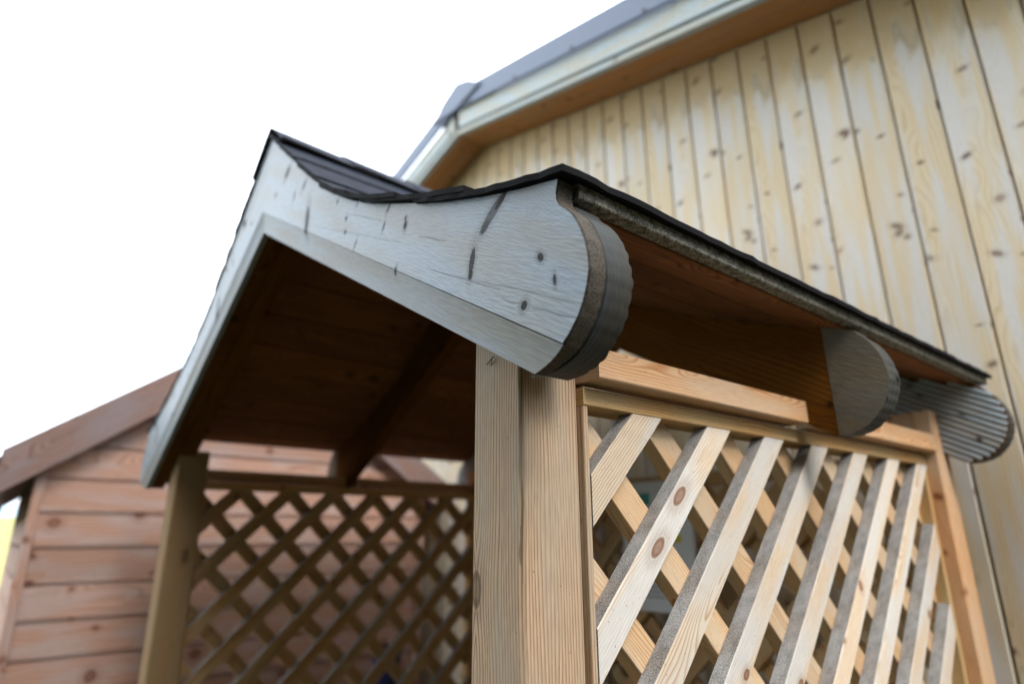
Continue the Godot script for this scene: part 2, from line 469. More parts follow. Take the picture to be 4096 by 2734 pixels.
# a flat outline (x, y, turning left as seen from +z) given thickness from z0 (back) to z1 (front); uv(p) lays the grain
func slab(m: Dictionary, pts: PackedVector2Array, z0: float, z1: float, face: Material, edge: Material, uv: Callable, bevel := 0.0, bevel_from := 0, bevel_to := -1, rear := PackedVector2Array(), round_edge: Material = null) -> void:
	# rear: the outline of the back face, where it differs
	if rear.is_empty():
		rear = pts
	var n := pts.size()
	var edge_n := []
	for i in n:
		var e := (pts[(i + 1) % n] - pts[i]).normalized()
		edge_n.append(Vector3(e.y, -e.x, 0))
	var inner := PackedVector2Array()
	for i in n:
		var b := bevel if bevel_to >= 0 and i >= bevel_from and i <= bevel_to else 0.0
		var mid: Vector3 = (edge_n[i] + edge_n[(i + n - 1) % n]).normalized()
		inner.append(pts[i] - Vector2(mid.x, mid.y) * b)
	var ix := Geometry2D.triangulate_polygon(inner)
	var sf := st_of(m, face)
	for k in range(0, ix.size(), 3):
		var a := inner[ix[k]]
		var b := inner[ix[k + 1]]
		var c := inner[ix[k + 2]]
		if (b - a).cross(c - a) < 0.0:
			var w := b
			b = c
			c = w
		for side in 2:
			var z := z1 if side == 0 else z0
			var q := [Vector3(a.x, a.y, z), Vector3(b.x, b.y, z), Vector3(c.x, c.y, z)]
			var nn := Vector3(0, 0, 1) if side == 0 else Vector3(0, 0, -1)
			var us := [uv.call(a), uv.call(b), uv.call(c)]
			if side == 1:
				q.reverse()
				us.reverse()
			tri(sf, q, [nn, nn, nn], us)
	var run := 0.0
	for i in n:
		var j := (i + 1) % n
		var se := st_of(m, round_edge if round_edge and i >= bevel_from and i <= bevel_to else edge)
		var na: Vector3 = edge_n[i]
		var nb: Vector3 = edge_n[i]
		var before: Vector3 = edge_n[(i + n - 1) % n]
		var after: Vector3 = edge_n[j]
		if before.dot(na) > 0.75:
			na = (na + before).normalized()
		if after.dot(nb) > 0.75:
			nb = (nb + after).normalized()
		var step := pts[i].distance_to(pts[j])
		var zi := z1 - (bevel if inner[i] != pts[i] else 0.0)
		var zj := z1 - (bevel if inner[j] != pts[j] else 0.0)
		# outside of a left-turning outline: from front to back
		quad(se, Vector3(rear[i].x, rear[i].y, z0), Vector3(rear[j].x, rear[j].y, z0), Vector3(pts[j].x, pts[j].y, zj), Vector3(pts[i].x, pts[i].y, zi), Vector2(run, z0), Vector2(run + step, z0), Vector2(run + step, zj), Vector2(run, zi), na, nb)
		if inner[i] != pts[i] or inner[j] != pts[j]:
			quad(se, Vector3(pts[i].x, pts[i].y, zi), Vector3(pts[j].x, pts[j].y, zj), Vector3(inner[j].x, inner[j].y, z1), Vector3(inner[i].x, inner[i].y, z1), Vector2(run, zi), Vector2(run + step, zj), Vector2(run + step, z1), Vector2(run, z1))
		run += step


func mesh_of(m: Dictionary) -> ArrayMesh:
	var out := ArrayMesh.new()
	for mat in m:
		var s: SurfaceTool = m[mat]
		s.set_material(mat)
		s.index()
		s.commit(out)
	return out


func part(called: String, m: Dictionary, parent: Node3D) -> MeshInstance3D:
	var o := MeshInstance3D.new()
	var key := str(parent.get_instance_id()) + called
	names[key] = names.get(key, -1) + 1
	o.name = called if names[key] == 0 else "%s_%03d" % [called, names[key]]
	o.mesh = mesh_of(m)
	if parent == self:
		parent.add_child(o, true)
	else:
		parent.add_child(o, true)
		if parent.has_meta("base"):
			o.position = -Vector3(parent.get_meta("base"))
	return o


func thing(called: String, label: String, category: String, at: Vector3) -> Node3D:
	var o := Node3D.new()
	o.name = called
	add_child(o, true)
	o.position = at
	o.set_meta("base", at)
	o.set_meta("label", label)
	o.set_meta("category", category)
	return o


func structure(called: String, m: Dictionary) -> MeshInstance3D:
	var o := part(called, m, self)
	o.set_meta("kind", "structure")
	return o


func off() -> Vector2:
	return Vector2(rng.randf() * 3.0, rng.randf() * 3.0)


# ---------------------------------------------------------------- land
func make_land() -> void:
	var m := {}
	var s := st_of(m, M.grass)
	var e := 900.0
	quad(s, Vector3(-e, 0, e), Vector3(e, 0, e), Vector3(e, 0, -e), Vector3(-e, 0, -e), Vector2(-e, e), Vector2(e, e), Vector2(e, -e), Vector2(-e, -e))
	structure("ground", m)
	# a yellow field that rises to the west, and a hill far behind it with haze painted into its pale colour
	for far in 2:
		m = {}
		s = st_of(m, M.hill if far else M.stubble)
		var x0 := -420.0 if far else -14.0
		var x1 := -760.0 if far else -110.0
		var top := 27.0 if far else 4.2
		var nz := 40
		var nx := 10
		var pts := []
		for i in nx + 1:
			var col := []
			for k in nz + 1:
				var f := float(i) / nx
				var z := lerpf(-380.0, 380.0, float(k) / nz) * (2.0 if far else 0.8)
				var y: float = top * pow(f, 1.3) * (1.0 + 0.1 * sin(z * 0.011 + 1.0)) - 0.2
				col.append(Vector3(lerpf(x0, x1, f), y, z))
			pts.append(col)
		for i in nx:
			for k in nz:
				var a: Vector3 = pts[i][k]
				var b: Vector3 = pts[i][k + 1]
				var c: Vector3 = pts[i + 1][k + 1]
				var d: Vector3 = pts[i + 1][k]
				quad(s, d, c, b, a, Vector2(d.x, d.z), Vector2(c.x, c.z), Vector2(b.x, b.z), Vector2(a.x, a.z))
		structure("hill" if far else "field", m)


# ---------------------------------------------------------------- the house
func roof_line(x: float) -> float:      # underside of the house roof over the wall
	return 3.836 - 0.262 * absf(x + 2.065)


func make_house() -> void:
	var h := thing("timber_house", "pale timber house with vertical boards and low grey gable roof behind the porch", "house", Vector3(-2.065, 0, WALL))
	var left := -5.0
	var right := 2.6
	# the body behind the cladding
	var m := {}
	var outline := PackedVector2Array([Vector2(left, 0), Vector2(right, 0), Vector2(right, roof_line(right) + 0.02), Vector2(-2.065, roof_line(-2.065) + 0.02), Vector2(left, roof_line(left) + 0.02)])
	slab(m, outline, -8.0, WALL - 0.022, M.backing, M.backing, func(p): return p)
	var wall := part("wall", m, h)
	var base: Vector3 = h.get_meta("base")
	# vertical boards with a small gap and rounded arrises; the joints stand where the photograph has them
	var pitch := 0.1163
	var x := 0.0385 + pitch * 21.0
	var i := 0
	while x > left:
		m = {}
		var a := x - pitch + 0.0026
		var b := x - 0.0026
		var c := (a + b) / 2.0
		var top := roof_line(c)
		var slope := -0.262 if c > -2.065 else 0.262
		bar(m, Vector3(c, top, WALL - 0.011), Vector3(c, 0.12, WALL - 0.011 + rng.randf_range(-0.001, 0.001)), Vector3.LEFT, rect(b - a, 0.022, 0.004), [M.cladding], Vector3(-slope, 1, 0).normalized(), Vector3.ZERO, Vector2(rng.randf_range(0.0, 0.06) + (0.0 if i % 8 < 4 else 3.4 * 0.0), (i * 3 % 4) * 0.117 + 0.003))
		var p := part("wall_board", m, wall)
		p.position = Vector3.ZERO
		x -= pitch
		i += 1
	# roof over it, two slopes; each with soffit boards, bargeboard, trim and steel flashing
	var front := -1.28
	for side in 2:
		var sg := 1.0 if side == 0 else -1.0
		var far := 4.9 if side == 0 else 3.4
		var d := Vector3(sg, -0.262, 0).normalized()
		var apex := Vector3(-2.065, 3.836, 0)
		var up := Vector3(0, 0, 1).cross(d) * sg
		var cut := Vector3(1, 0, 0)
		m = {}
		var rp := apex + up * 0.22
		bar(m, rp + Vector3(0, 0, -4.6), rp + d * far + Vector3(0, 0, -4.6), Vector3(0, 0, 1), rect(6.5, 0.06, 0.0), [M.metal], cut)
		part("roof", m, h)
		for k in 2:
			m = {}
			var zc := front - 0.05 - k * 0.093 - 0.0
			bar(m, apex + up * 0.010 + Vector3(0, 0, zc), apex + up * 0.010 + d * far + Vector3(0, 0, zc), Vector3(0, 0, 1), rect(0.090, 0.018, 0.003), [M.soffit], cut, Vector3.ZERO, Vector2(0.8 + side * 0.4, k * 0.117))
			part("soffit_board", m, h)
		m = {}
		bar(m, apex + up * 0.095 + Vector3(0, 0, front + 0.012), apex + up * 0.095 + d * far + Vector3(0, 0, front + 0.012), up, rect(0.112, 0.022, 0.003), [M.house_trim], cut, Vector3.ZERO, Vector2(0.2, 0.1))
		part("bargeboard", m, h)
		m = {}
		bar(m, apex + up * 0.016 + Vector3(0, 0, front + 0.001), apex + up * 0.016 + d * far + Vector3(0, 0, front + 0.001), up, rect(0.032, 0.03, 0.003), [M.house_trim], cut, Vector3.ZERO, Vector2(0.5, 0.16))
		part("trim_strip", m, h)
		m = {}
		bar(m, apex + up * 0.2195 + Vector3(0, 0, front + 0.03), apex + up * 0.2195 + d * far + Vector3(0, 0, front + 0.03), up, rect(0.135, 0.004, 0.001), [M.metal], cut)
		# the drip fold along its lower edge
		bar(m, apex + up * 0.154 + Vector3(0, 0, front + 0.036), apex + up * 0.154 + d * far + Vector3(0, 0, front + 0.036), up, rect(0.006, 0.012, 0.001), [M.metal], cut)
		var fl := part("verge_flashing", m, h)
		for k in 5:
			m = {}
			var at := apex + up * 0.168 + d * (0.1 + k * 0.43) + Vector3(0, 0, front + 0.032)
			bar(m, at, at + Vector3(0, 0, 0.008), Vector3.RIGHT, rect(0.018, 0.018, 0.005), [M.screw])
			part("screw", m, fl).position = Vector3.ZERO
	# folded ridge cap
	m = {}
	var cap := PackedVector2Array([Vector2(-2.29, 4.03), Vector2(-2.065, 3.99), Vector2(-1.81, 4.03), Vector2(-1.93, 4.122), Vector2(-2.05, 4.172), Vector2(-2.19, 4.115)])
	slab(m, cap, -7.8, front + 0.045, M.metal, M.metal, func(p): return p)
	part("ridge_cap", m, h)


# ---------------------------------------------------------------- the shed
func make_shed() -> void:
	var s := thing("garden_shed", "red-brown garden shed of overlapping boards seen left of and through the porch", "shed", Vector3(-2.4, 0, -0.45))
	var t := deg_to_rad(0.3)
	var dir := Vector3(sin(t), 0, -cos(t))       # along its gable, away from the camera
	var out := Vector3(cos(t), 0, sin(t))        # out of its gable
	var o := Vector3(-2.4, 0, -0.6)
	# gable measures: a along dir, y up
	var a0 := -0.958
	var a1 := 0.727
	var am := -0.175
	var eave := 1.80
	var peak := 2.40
	var put_at := func(a: float, y: float, n: float) -> Vector3: return o + dir * a + Vector3.UP * y + out * n
	var rises := [0.7436, 0.677]
	var top_at := func(a: float) -> float: return peak - (rises[0] if a < am else rises[1]) * absf(a - am)
	# body: a closed prism set back from the boards
	var m := {}
	var st := st_of(m, M.backing)
	var pr := [Vector2(a0 + 0.034, 0.05), Vector2(a1 - 0.02, 0.05), Vector2(a1 - 0.02, top_at.call(a1 - 0.02)), Vector2(am, peak), Vector2(a0 + 0.034, top_at.call(a0 + 0.034))]
	for side in 2:
		var n := -0.022 if side == 0 else -2.2
		for k in range(1, 4):
			var tr3 := [put_at.call(pr[0].x, pr[0].y, n), put_at.call(pr[k].x, pr[k].y, n), put_at.call(pr[k + 1].x, pr[k + 1].y, n)]
			var nn: Vector3 = out if side == 0 else -out
			if side == 1:
				tr3.reverse()
			tri(st, tr3, [nn, nn, nn], [Vector2.ZERO, Vector2.ZERO, Vector2.ZERO])
	for k in 5:
		var p: Vector2 = pr[k]
		var q: Vector2 = pr[(k + 1) % 5]
		quad(st, put_at.call(p.x, p.y, -2.2), put_at.call(q.x, q.y, -2.2), put_at.call(q.x, q.y, -0.022), put_at.call(p.x, p.y, -0.022), Vector2.ZERO, Vector2.ZERO, Vector2.ZERO, Vector2.ZERO)
	var wall := part("wall", m, s)
	# feather-edged boards, lapped, on the gable
	var lows := []
	for k in 20:
		lows.append(2.181 - k * 0.1255)
	for k in lows.size():
		var y0: float = lows[k]
		if y0 < 0.05:
			break
		var y1 := y0 + 0.142
		var lo := a0 + 0.042
		var hi := a1 - 0.03
		var yc := minf(y1, peak)
		lo = maxf(lo, am - (peak - y0) / rises[0])
		hi = minf(hi, am + (peak - y0) / rises[1])
		if hi - lo < 0.1:
			continue
		m = {}
		# wedge section: thick at the foot
		var poly := PackedVector2Array([Vector2(0, 0.0), Vector2(0, -0.027), Vector2(0.005, -0.030), Vector2(yc - y0, -0.006), Vector2(yc - y0, 0.0)])
		var sec := PackedVector2Array()
		for q in poly:
			sec.append(Vector2(q.x, q.y))
		# section x runs up, section y = along.cross(up) which points into the shed; keep it turning left
		var along: Vector3 = dir
		var n0 := Vector3.ZERO
		var n1 := Vector3.ZERO
		bar(m, put_at.call(lo, y0, 0.0), put_at.call(hi, y0, 0.0), Vector3.UP, reverse_if(sec, along), [M.shed], n0, n1, Vector2(rng.randf() * 1.9, (k % 4) * 0.14 - 0.016), 1, 0.0)
		part("cladding_board", m, wall).position = Vector3.ZERO
	# end wall that faces the camera's side, seen along its boards
	for k in range(2, lows.size()):
		var y0: float = lows[k]
		if y0 < 0.05 or y0 + 0.142 > eave + 0.05:
			continue
		m = {}
		var poly := PackedVector2Array([Vector2(0, 0.0), Vector2(0, -0.027), Vector2(0.005, -0.030), Vector2(0.142, -0.006), Vector2(0.142, 0.0)])
		var p0: Vector3 = put_at.call(a0 + 0.030, y0, -0.012)
		var p1: Vector3 = put_at.call(a0 + 0.030, y0, -2.2)
		bar(m, p1, p0, Vector3.UP, reverse_if(poly, (p0 - p1).normalized()), [M.shed], Vector3.ZERO, Vector3.ZERO, Vector2(rng.randf(), (k % 4) * 0.14 - 0.016))
		part("cladding_board", m, wall).position = Vector3.ZERO
	# corner posts
	for e in 2:
		m = {}
		var a := a0 + 0.0295 if e == 0 else a1 - 0.012
		bar(m, put_at.call(a, 0.0, -0.012), put_at.call(a, top_at.call(a) - 0.01, -0.012), out, rect(0.066, 0.032, 0.003), [M.shed], Vector3.ZERO, Vector3.ZERO, Vector2(e, 0.3))
		part("corner_post", m, s)
	# verge boards and roof
	for e in 2:
		var sg := 1.0 if e == 0 else -1.0
		var apex: Vector3 = put_at.call(am, peak + 0.075, 0.055)
		var end_a := -1.058 if e == 0 else am + 1.0
		var foot: Vector3 = put_at.call(end_a, peak + 0.075 - rises[e] * absf(end_a - am), 0.055)
		m = {}
		bar(m, foot, apex, out, rect(0.022, 0.135, 0.003), [M.shed_trim], Vector3.UP.cross(out), dir, Vector2(0.1 + e, 0.14 * e))
		part("verge_board", m, s)
		m = {}
		var back := out * -1.15
		var lift: Vector3 = out.cross((apex - foot).normalized()) * (1.0 if out.cross((apex - foot).normalized()).y > 0 else -1.0)
		bar(m, foot + back + lift * 0.045, apex + back + lift * 0.045, out, rect(2.18, 0.02, 0.002), [M.felt], dir, dir)
		part("roof", m, s)
		m = {}
		var edge := foot.lerp(apex, 0.03) + back - out * 0.03
		bar(m, edge - Vector3.UP * 0.15, edge + Vector3.UP * 0.045, out, rect(2.24, 0.02, 0.002), [M.shed_trim])
		part("eaves_board", m, s)
		m = {}
		var slope := (apex - foot).normalized()
		var mid_s := foot + slope * 0.062 - lift * 0.058
		bar(m, mid_s - out * 2.25, mid_s - out * 0.012, slope, rect(0.125, 0.014, 0.001), [M.shed_trim])
		part("soffit_board", m, s)


func as_left_turn(p: PackedVector2Array) -> PackedVector2Array:
	return reverse_if(p, Vector3.ZERO)


func reverse_if(poly: PackedVector2Array, _along: Vector3) -> PackedVector2Array:
	var area := 0.0
	for i in poly.size():
		area += poly[i].cross(poly[(i + 1) % poly.size()])
	if area < 0.0:
		var r := poly.duplicate()
		r.reverse()
		return r
	return poly


# ---------------------------------------------------------------- the porch
# top of the boards under the roof, from the ridge to the eave
const TOP := [Vector2(-0.93, 2.600), Vector2(-0.83, 2.5125), Vector2(-0.70, 2.402), Vector2(-0.576, 2.298), Vector2(-0.51, 2.247), Vector2(-0.448, 2.204), Vector2(-0.38, 2.163), Vector2(-0.28, 2.113), Vector2(-0.18, 2.069), Vector2(-0.12, 2.0435), Vector2(-0.067, 2.022), Vector2(0.002, 1.9965), Vector2(0.072, 1.9745), Vector2(0.1366, 1.957)]
const ROUND := [Vector2(0.079, 1.7600), Vector2(0.101, 1.7612), Vector2(0.1200, 1.7660), Vector2(0.1363, 1.7745), Vector2(0.1500, 1.7865), Vector2(0.1620, 1.8020), Vector2(0.1700, 1.8180), Vector2(0.1750, 1.8350), Vector2(0.1762, 1.8500), Vector2(0.1735, 1.8690), Vector2(0.1668, 1.8890), Vector2(0.1585, 1.9050), Vector2(0.1490, 1.9170), Vector2(0.1400, 1.9255), Vector2(0.1352, 1.9340), Vector2(0.1346, 1.9440)]


func top_y(x: float) -> float:
	for i in TOP.size() - 1:
		if x <= TOP[i + 1].x:
			return lerpf(TOP[i].y, TOP[i + 1].y, clampf((x - TOP[i].x) / (TOP[i + 1].x - TOP[i].x), -1.0, 1.0))
	var a: Vector2 = TOP[TOP.size() - 2]
	var b: Vector2 = TOP[TOP.size() - 1]
	return b.y + (x - b.x) * (b.y - a.y) / (b.x - a.x)


func smooth_round(ripple: float) -> PackedVector2Array:
	# the rounded foot as a fine line, with the shallow scallops of its edge
	var c := Curve2D.new()
	for i in ROUND.size():
		var p: Vector2 = ROUND[i]
		var a: Vector2 = ROUND[maxi(i - 1, 0)]
		var b: Vector2 = ROUND[mini(i + 1, ROUND.size() - 1)]
		var tan := (b - a) / 6.0
		c.add_point(p, -tan, tan)
	var out := PackedVector2Array()
	var n := 96
	var ln := c.get_baked_length()
	for i in n + 1:
		var f := float(i) / n
		var p := c.sample_baked(f * ln, true)
		var q := c.sample_baked(minf(f * ln + 0.002, ln), true) - c.sample_baked(maxf(f * ln - 0.002, 0.0), true)
		var nrm := Vector2(q.y, -q.x).normalized()
		var fade := smoothstep(0.05, 0.2, f) * (1.0 - smoothstep(0.68, 0.8, f))
		out.append(p + nrm * ripple * fade * (absf(sin(f * ln / 0.0165 * PI)) - 0.6 + 0.25 * sin(f * 37.0)))
	return out


func board_uv(p: Vector2) -> Vector2:
	var q := p - Vector2(0.1363, 1.7724)
	return Vector2(q.dot(Vector2(-0.8688, 0.4952)) + 0.06, q.dot(Vector2(0.4952, 0.8688)) + 0.09)


func make_porch() -> void:
	var porch := thing("porch", "wooden porch with black shingled gable roof, lattice sides and silvered scroll-ended bargeboard", "porch", Vector3(MID, 0, -0.68))
	for side in 2:
		mirrored = side == 1
		make_half(porch, side)
	mirrored = false
	# ridge caps, lapped from the wall towards the front
	for k in 7:
		var m := {}
		var z1 := 0.0715 - k * 0.2
		var z0 := maxf(z1 - 0.26, ROOF_END)
		var s := st_of(m, M.shingle_cap)
		var e := st_of(m, M.bitumen)
		var prof := []
		for i in 7:
			var x := MID - 0.115 + 0.23 * i / 6.0
			var r := absf(x - MID)
			prof.append(Vector2(x, 2.612 + 0.007 - maxf(r - 0.016, 0.0) * 0.88 - minf(r, 0.016) * 0.4))
		for i in 6:
			var a: Vector2 = prof[i]
			var b: Vector2 = prof[i + 1]
			var la := 0.006 + rng.randf_range(-0.001, 0.001)
			quad(s, Vector3(a.x, a.y + la, z1), Vector3(b.x, b.y + la, z1), Vector3(b.x, b.y, z0), Vector3(a.x, a.y, z0), Vector2(a.x, z1), Vector2(b.x, z1), Vector2(b.x, z0), Vector2(a.x, z0))
			quad(e, Vector3(a.x, a.y + la - 0.006, z1), Vector3(b.x, b.y + la - 0.006, z1), Vector3(b.x, b.y + la, z1), Vector3(a.x, a.y + la, z1), Vector2.ZERO, Vector2.RIGHT, Vector2.ONE, Vector2.DOWN)
			quad(e, Vector3(a.x, a.y - 0.006, z0), Vector3(b.x, b.y - 0.006, z0), Vector3(b.x, b.y + la - 0.006, z1), Vector3(a.x, a.y + la - 0.006, z1), Vector2.ZERO, Vector2.RIGHT, Vector2.ONE, Vector2.DOWN)
		for i in [0, 6]:
			var a: Vector2 = prof[i]
			var p := [Vector3(a.x, a.y + 0.004, z1), Vector3(a.x, a.y - 0.006, z0), Vector3(a.x, a.y, z0), Vector3(a.x, a.y + 0.010, z1)]
			if i == 6:
				quad(e, p[0], p[1], p[2], p[3], Vector2.ZERO, Vector2.RIGHT, Vector2.ONE, Vector2.DOWN)
			else:
				quad(e, p[1], p[0], p[3], p[2], Vector2.ZERO, Vector2.RIGHT, Vector2.ONE, Vector2.DOWN)
		part("ridge_cap", m, porch)
	make_back_lattice(porch)


func make_half(porch: Node3D, side: int) -> void:
	var which := "left" if side else "right"
	# ---- bargeboard: a front layer with a coved lower edge over a thicker back layer with a scalloped foot
	var m := {}
	var foot := smooth_round(0.0004)
	var line_apex := Vector2(MID, 2.380)
	var pts := PackedVector2Array([line_apex])
	var start := pts.size()
	for p in foot:
		if p.x >= 0.1355 or p.y > 1.80:
			pts.append(p)
	var stop := pts.size() - 1
	for i in range(TOP.size() - 1, -1, -1):
		pts.append(TOP[i])
	slab(m, pts, 0.0395, 0.062, M.silver, M.end, board_uv, 0.0018, start, stop)
	# the cove
	var s := st_of(m, M.cove)
	var a0 := Vector3(MID, 2.380, 0.062)
	var a1 := Vector3(MID, 2.3245, 0.054)
	var b0 := Vector3(pts[start].x, pts[start].y, 0.062)
	var b1 := Vector3(0.0865, 1.7572, 0.054)
	var mid_b := Vector3(0.117, 1.7642, 0.0548)
	var mid_a := a0.lerp(a1, 0.45) + Vector3(0, 0, -0.0035)
	var pa := []
	var pb := []
	for k in 7:
		var f := k / 6.0
		pa.append(a0.lerp(mid_a, f).lerp(mid_a.lerp(a1, f), f))
		pb.append(b0.lerp(mid_b, f).lerp(mid_b.lerp(b1, f), f))
	for k in 6:
		var uv := []
		for p in [pa[k], pa[k + 1], pb[k + 1], pb[k]]:
			uv.append(board_uv(Vector2(p.x, p.y)) + Vector2(0, -0.002 * k))
		quad(s, pa[k], pa[k + 1], pb[k + 1], pb[k], uv[0], uv[1], uv[2], uv[3])
		# its end
		quad(st_of(m, M.end), Vector3(pb[k].x, pb[k].y, 0.0395), pb[k], pb[k + 1], Vector3(pb[k + 1].x, pb[k + 1].y, 0.0395), Vector2(0, 0), Vector2(0, 0.02), Vector2(0.01, 0.02), Vector2(0.01, 0))
	quad(s, Vector3(MID, 2.3245, 0.0395), Vector3(0.0865, 1.7572, 0.0395), b1, a1, Vector2(0, 0.03), Vector2(1.2, 0.03), Vector2(1.2, 0.04), Vector2(0, 0.04))
	var bb := part("bargeboard", m, porch)
	bb.set_meta("label", which + " bargeboard, silver-grey, with rounded scroll foot")
	m = {}
	pts = PackedVector2Array([Vector2(MID, 2.327)])
	var rear := PackedVector2Array([Vector2(MID, 2.327)])
	var calm := smooth_round(0.0003)
	var scalloped := smooth_round(0.0021)
	for i in calm.size():
		if calm[i].y < 1.936:
			pts.append(calm[i])
			rear.append(scalloped[i])
	var last := pts.size() - 1
	pts.append(Vector2(0.118, top_y(0.118) - 0.0205))
	for i in range(TOP.size() - 1, -1, -1):
		if TOP[i].x < 0.11:
			pts.append(TOP[i] - Vector2(0, 0.0205))
	rear.append_array(pts.slice(last + 1))
	slab(m, pts, 0.0, 0.0375, M.silver_edge, M.rafter, board_uv, 0.0015, 1, last, rear, M.silver_edge)
	part("backing_board", m, bb).position = Vector3.ZERO
	# ---- rafters
	var cut := PackedVector2Array([Vector2(MID, 2.322), Vector2(0.05, 1.778), Vector2(0.05, top_y(0.05) - 0.0205)])
	for i in range(TOP.size() - 1, -1, -1):
		if TOP[i].x < 0.04:
			cut.append(TOP[i] - Vector2(0, 0.0205))
	m = {}
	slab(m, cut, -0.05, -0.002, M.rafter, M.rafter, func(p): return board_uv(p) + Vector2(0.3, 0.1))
	part("rafter", m, porch)
	for z in [-0.632, -1.30]:
		m = {}
		pts = PackedVector2Array([Vector2(MID, 2.327)])
		for p in smooth_round(0.0012):
			if p.y < 1.936:
				pts.append(p)
		var last_round := pts.size() - 1
		var ends := {}
		pts.append(Vector2(0.118, top_y(0.118) - 0.0205))
		for i in range(TOP.size() - 1, -1, -1):
			if TOP[i].x < 0.10:
				pts.append(TOP[i] - Vector2(0, 0.0205))
		# the foot that stands out from under the roof is weathered grey up to a clear line
		if z > -1.0:
			var foot_end := {}
			var cut_off := Geometry2D.intersect_polygons(pts, PackedVector2Array([Vector2(0.088, 1.5), Vector2(0.4, 1.5), Vector2(0.4, 2.2), Vector2(0.079, 2.2)]))
			slab(foot_end, as_left_turn(cut_off[0]), z - 0.045, z + 0.0006, M.foot_end, M.silver_edge, func(p): return board_uv(p) + Vector2(0.1, 0.12))
			ends = foot_end
			pts = as_left_turn(Geometry2D.clip_polygons(pts, PackedVector2Array([Vector2(0.088, 1.5), Vector2(0.4, 1.5), Vector2(0.4, 2.2), Vector2(0.079, 2.2)]))[0])
			last_round = 0
		slab(m, pts, z - 0.045, z, M.rafter, M.rafter, func(p): return board_uv(p) + Vector2(absf(z), 0.22), 0.0, 1, last_round, PackedVector2Array(), M.silver_edge)
		# the last one is cut from a reeded decking board
		if z < -1.0:
			for k in 22:
				var t := -0.045 + k * 0.0132
				var o := Vector2(0.1363, 1.7724) + Vector2(0.4952, 0.8688) * t
				for line in Geometry2D.intersect_polyline_with_polygon(PackedVector2Array([o + Vector2(0.8688, -0.4952) * 0.2, o + Vector2(-0.8688, 0.4952) * 0.45]), pts):
					var e0: Vector2 = line[0].lerp(line[line.size() - 1], 0.008)
					var e1: Vector2 = line[line.size() - 1]
					if e0.distance_to(e1) < 0.02:
						continue
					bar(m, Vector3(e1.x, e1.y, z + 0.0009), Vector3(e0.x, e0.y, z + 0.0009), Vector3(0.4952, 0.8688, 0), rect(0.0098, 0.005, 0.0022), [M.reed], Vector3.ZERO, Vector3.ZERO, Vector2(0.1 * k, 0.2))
		var rafter := part("rafter", m, porch)
		if not ends.is_empty():
			part("weathered_end", ends, rafter).position = Vector3.ZERO
	# ---- deck boards under the shingles
	var marks := [-0.93, -0.86, -0.762, -0.6367, -0.5415, -0.4423, -0.3314, -0.2027, -0.075, 0.045, 0.1205]
	for i in marks.size() - 1:
		m = {}
		var a := Vector2(marks[i], top_y(marks[i]) - 0.0105)
		var b := Vector2(marks[i + 1], top_y(marks[i + 1]) - 0.0105)
		var c := (a + b) / 2.0
		var w := a.distance_to(b) - 0.0025
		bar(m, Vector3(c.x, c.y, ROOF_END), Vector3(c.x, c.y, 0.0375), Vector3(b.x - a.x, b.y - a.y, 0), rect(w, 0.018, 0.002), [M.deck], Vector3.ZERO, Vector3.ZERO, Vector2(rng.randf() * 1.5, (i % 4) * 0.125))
		part("deck_board", m, porch)
	# ---- fascia along the eave
	m = {}
	box(m, Vector3(0.1215, 1.9432, ROOF_END), Vector3(0.141, 1.9605, 0.0355), M.fascia, 0.0015, Vector2(rng.randf(), 0.002))
	part("fascia_board", m, porch)
	# ---- shingle courses, each lapped over the one below
	var lows := [0.153, -0.023, -0.2075, -0.40, -0.55, -0.70, -0.83]
	for i in lows.size():
		course(porch, lows[i], lows[i + 1] if i + 1 < lows.size() else MID, i)
	# ---- posts
	m = {}
	box(m, Vector3(-0.0957, 0.0, -0.0957), Vector3(0.0, 1.876, 0.0), M.post_left if side else M.post, 0.005, Vector2(0.05, 0.01 + 0.1 * side))
	var post := part("post", m, porch)
	post.set_meta("label", which + " front post of straight grained pine")
	m = {}
	box(m, Vector3(-0.06, 0.0, -1.335), Vector3(0.036, 1.886, -1.258), M.rail, 0.004, off())
	part("post", m, porch)
	# ---- rails
	m = {}
	box(m, Vector3(-0.012, 1.7865, -0.632), Vector3(0.036, 1.8265, -0.0975), M.rail, 0.002, Vector2(0.1, 0.055))
	part("rail", m, porch)
	m = {}
	box(m, Vector3(-0.012, 1.7865, -1.258), Vector3(0.036, 1.8265, -0.679), M.rail, 0.002, Vector2(0.6, 0.255))
	part("rail", m, porch)
	# ---- lattice
	lattice(porch, side)


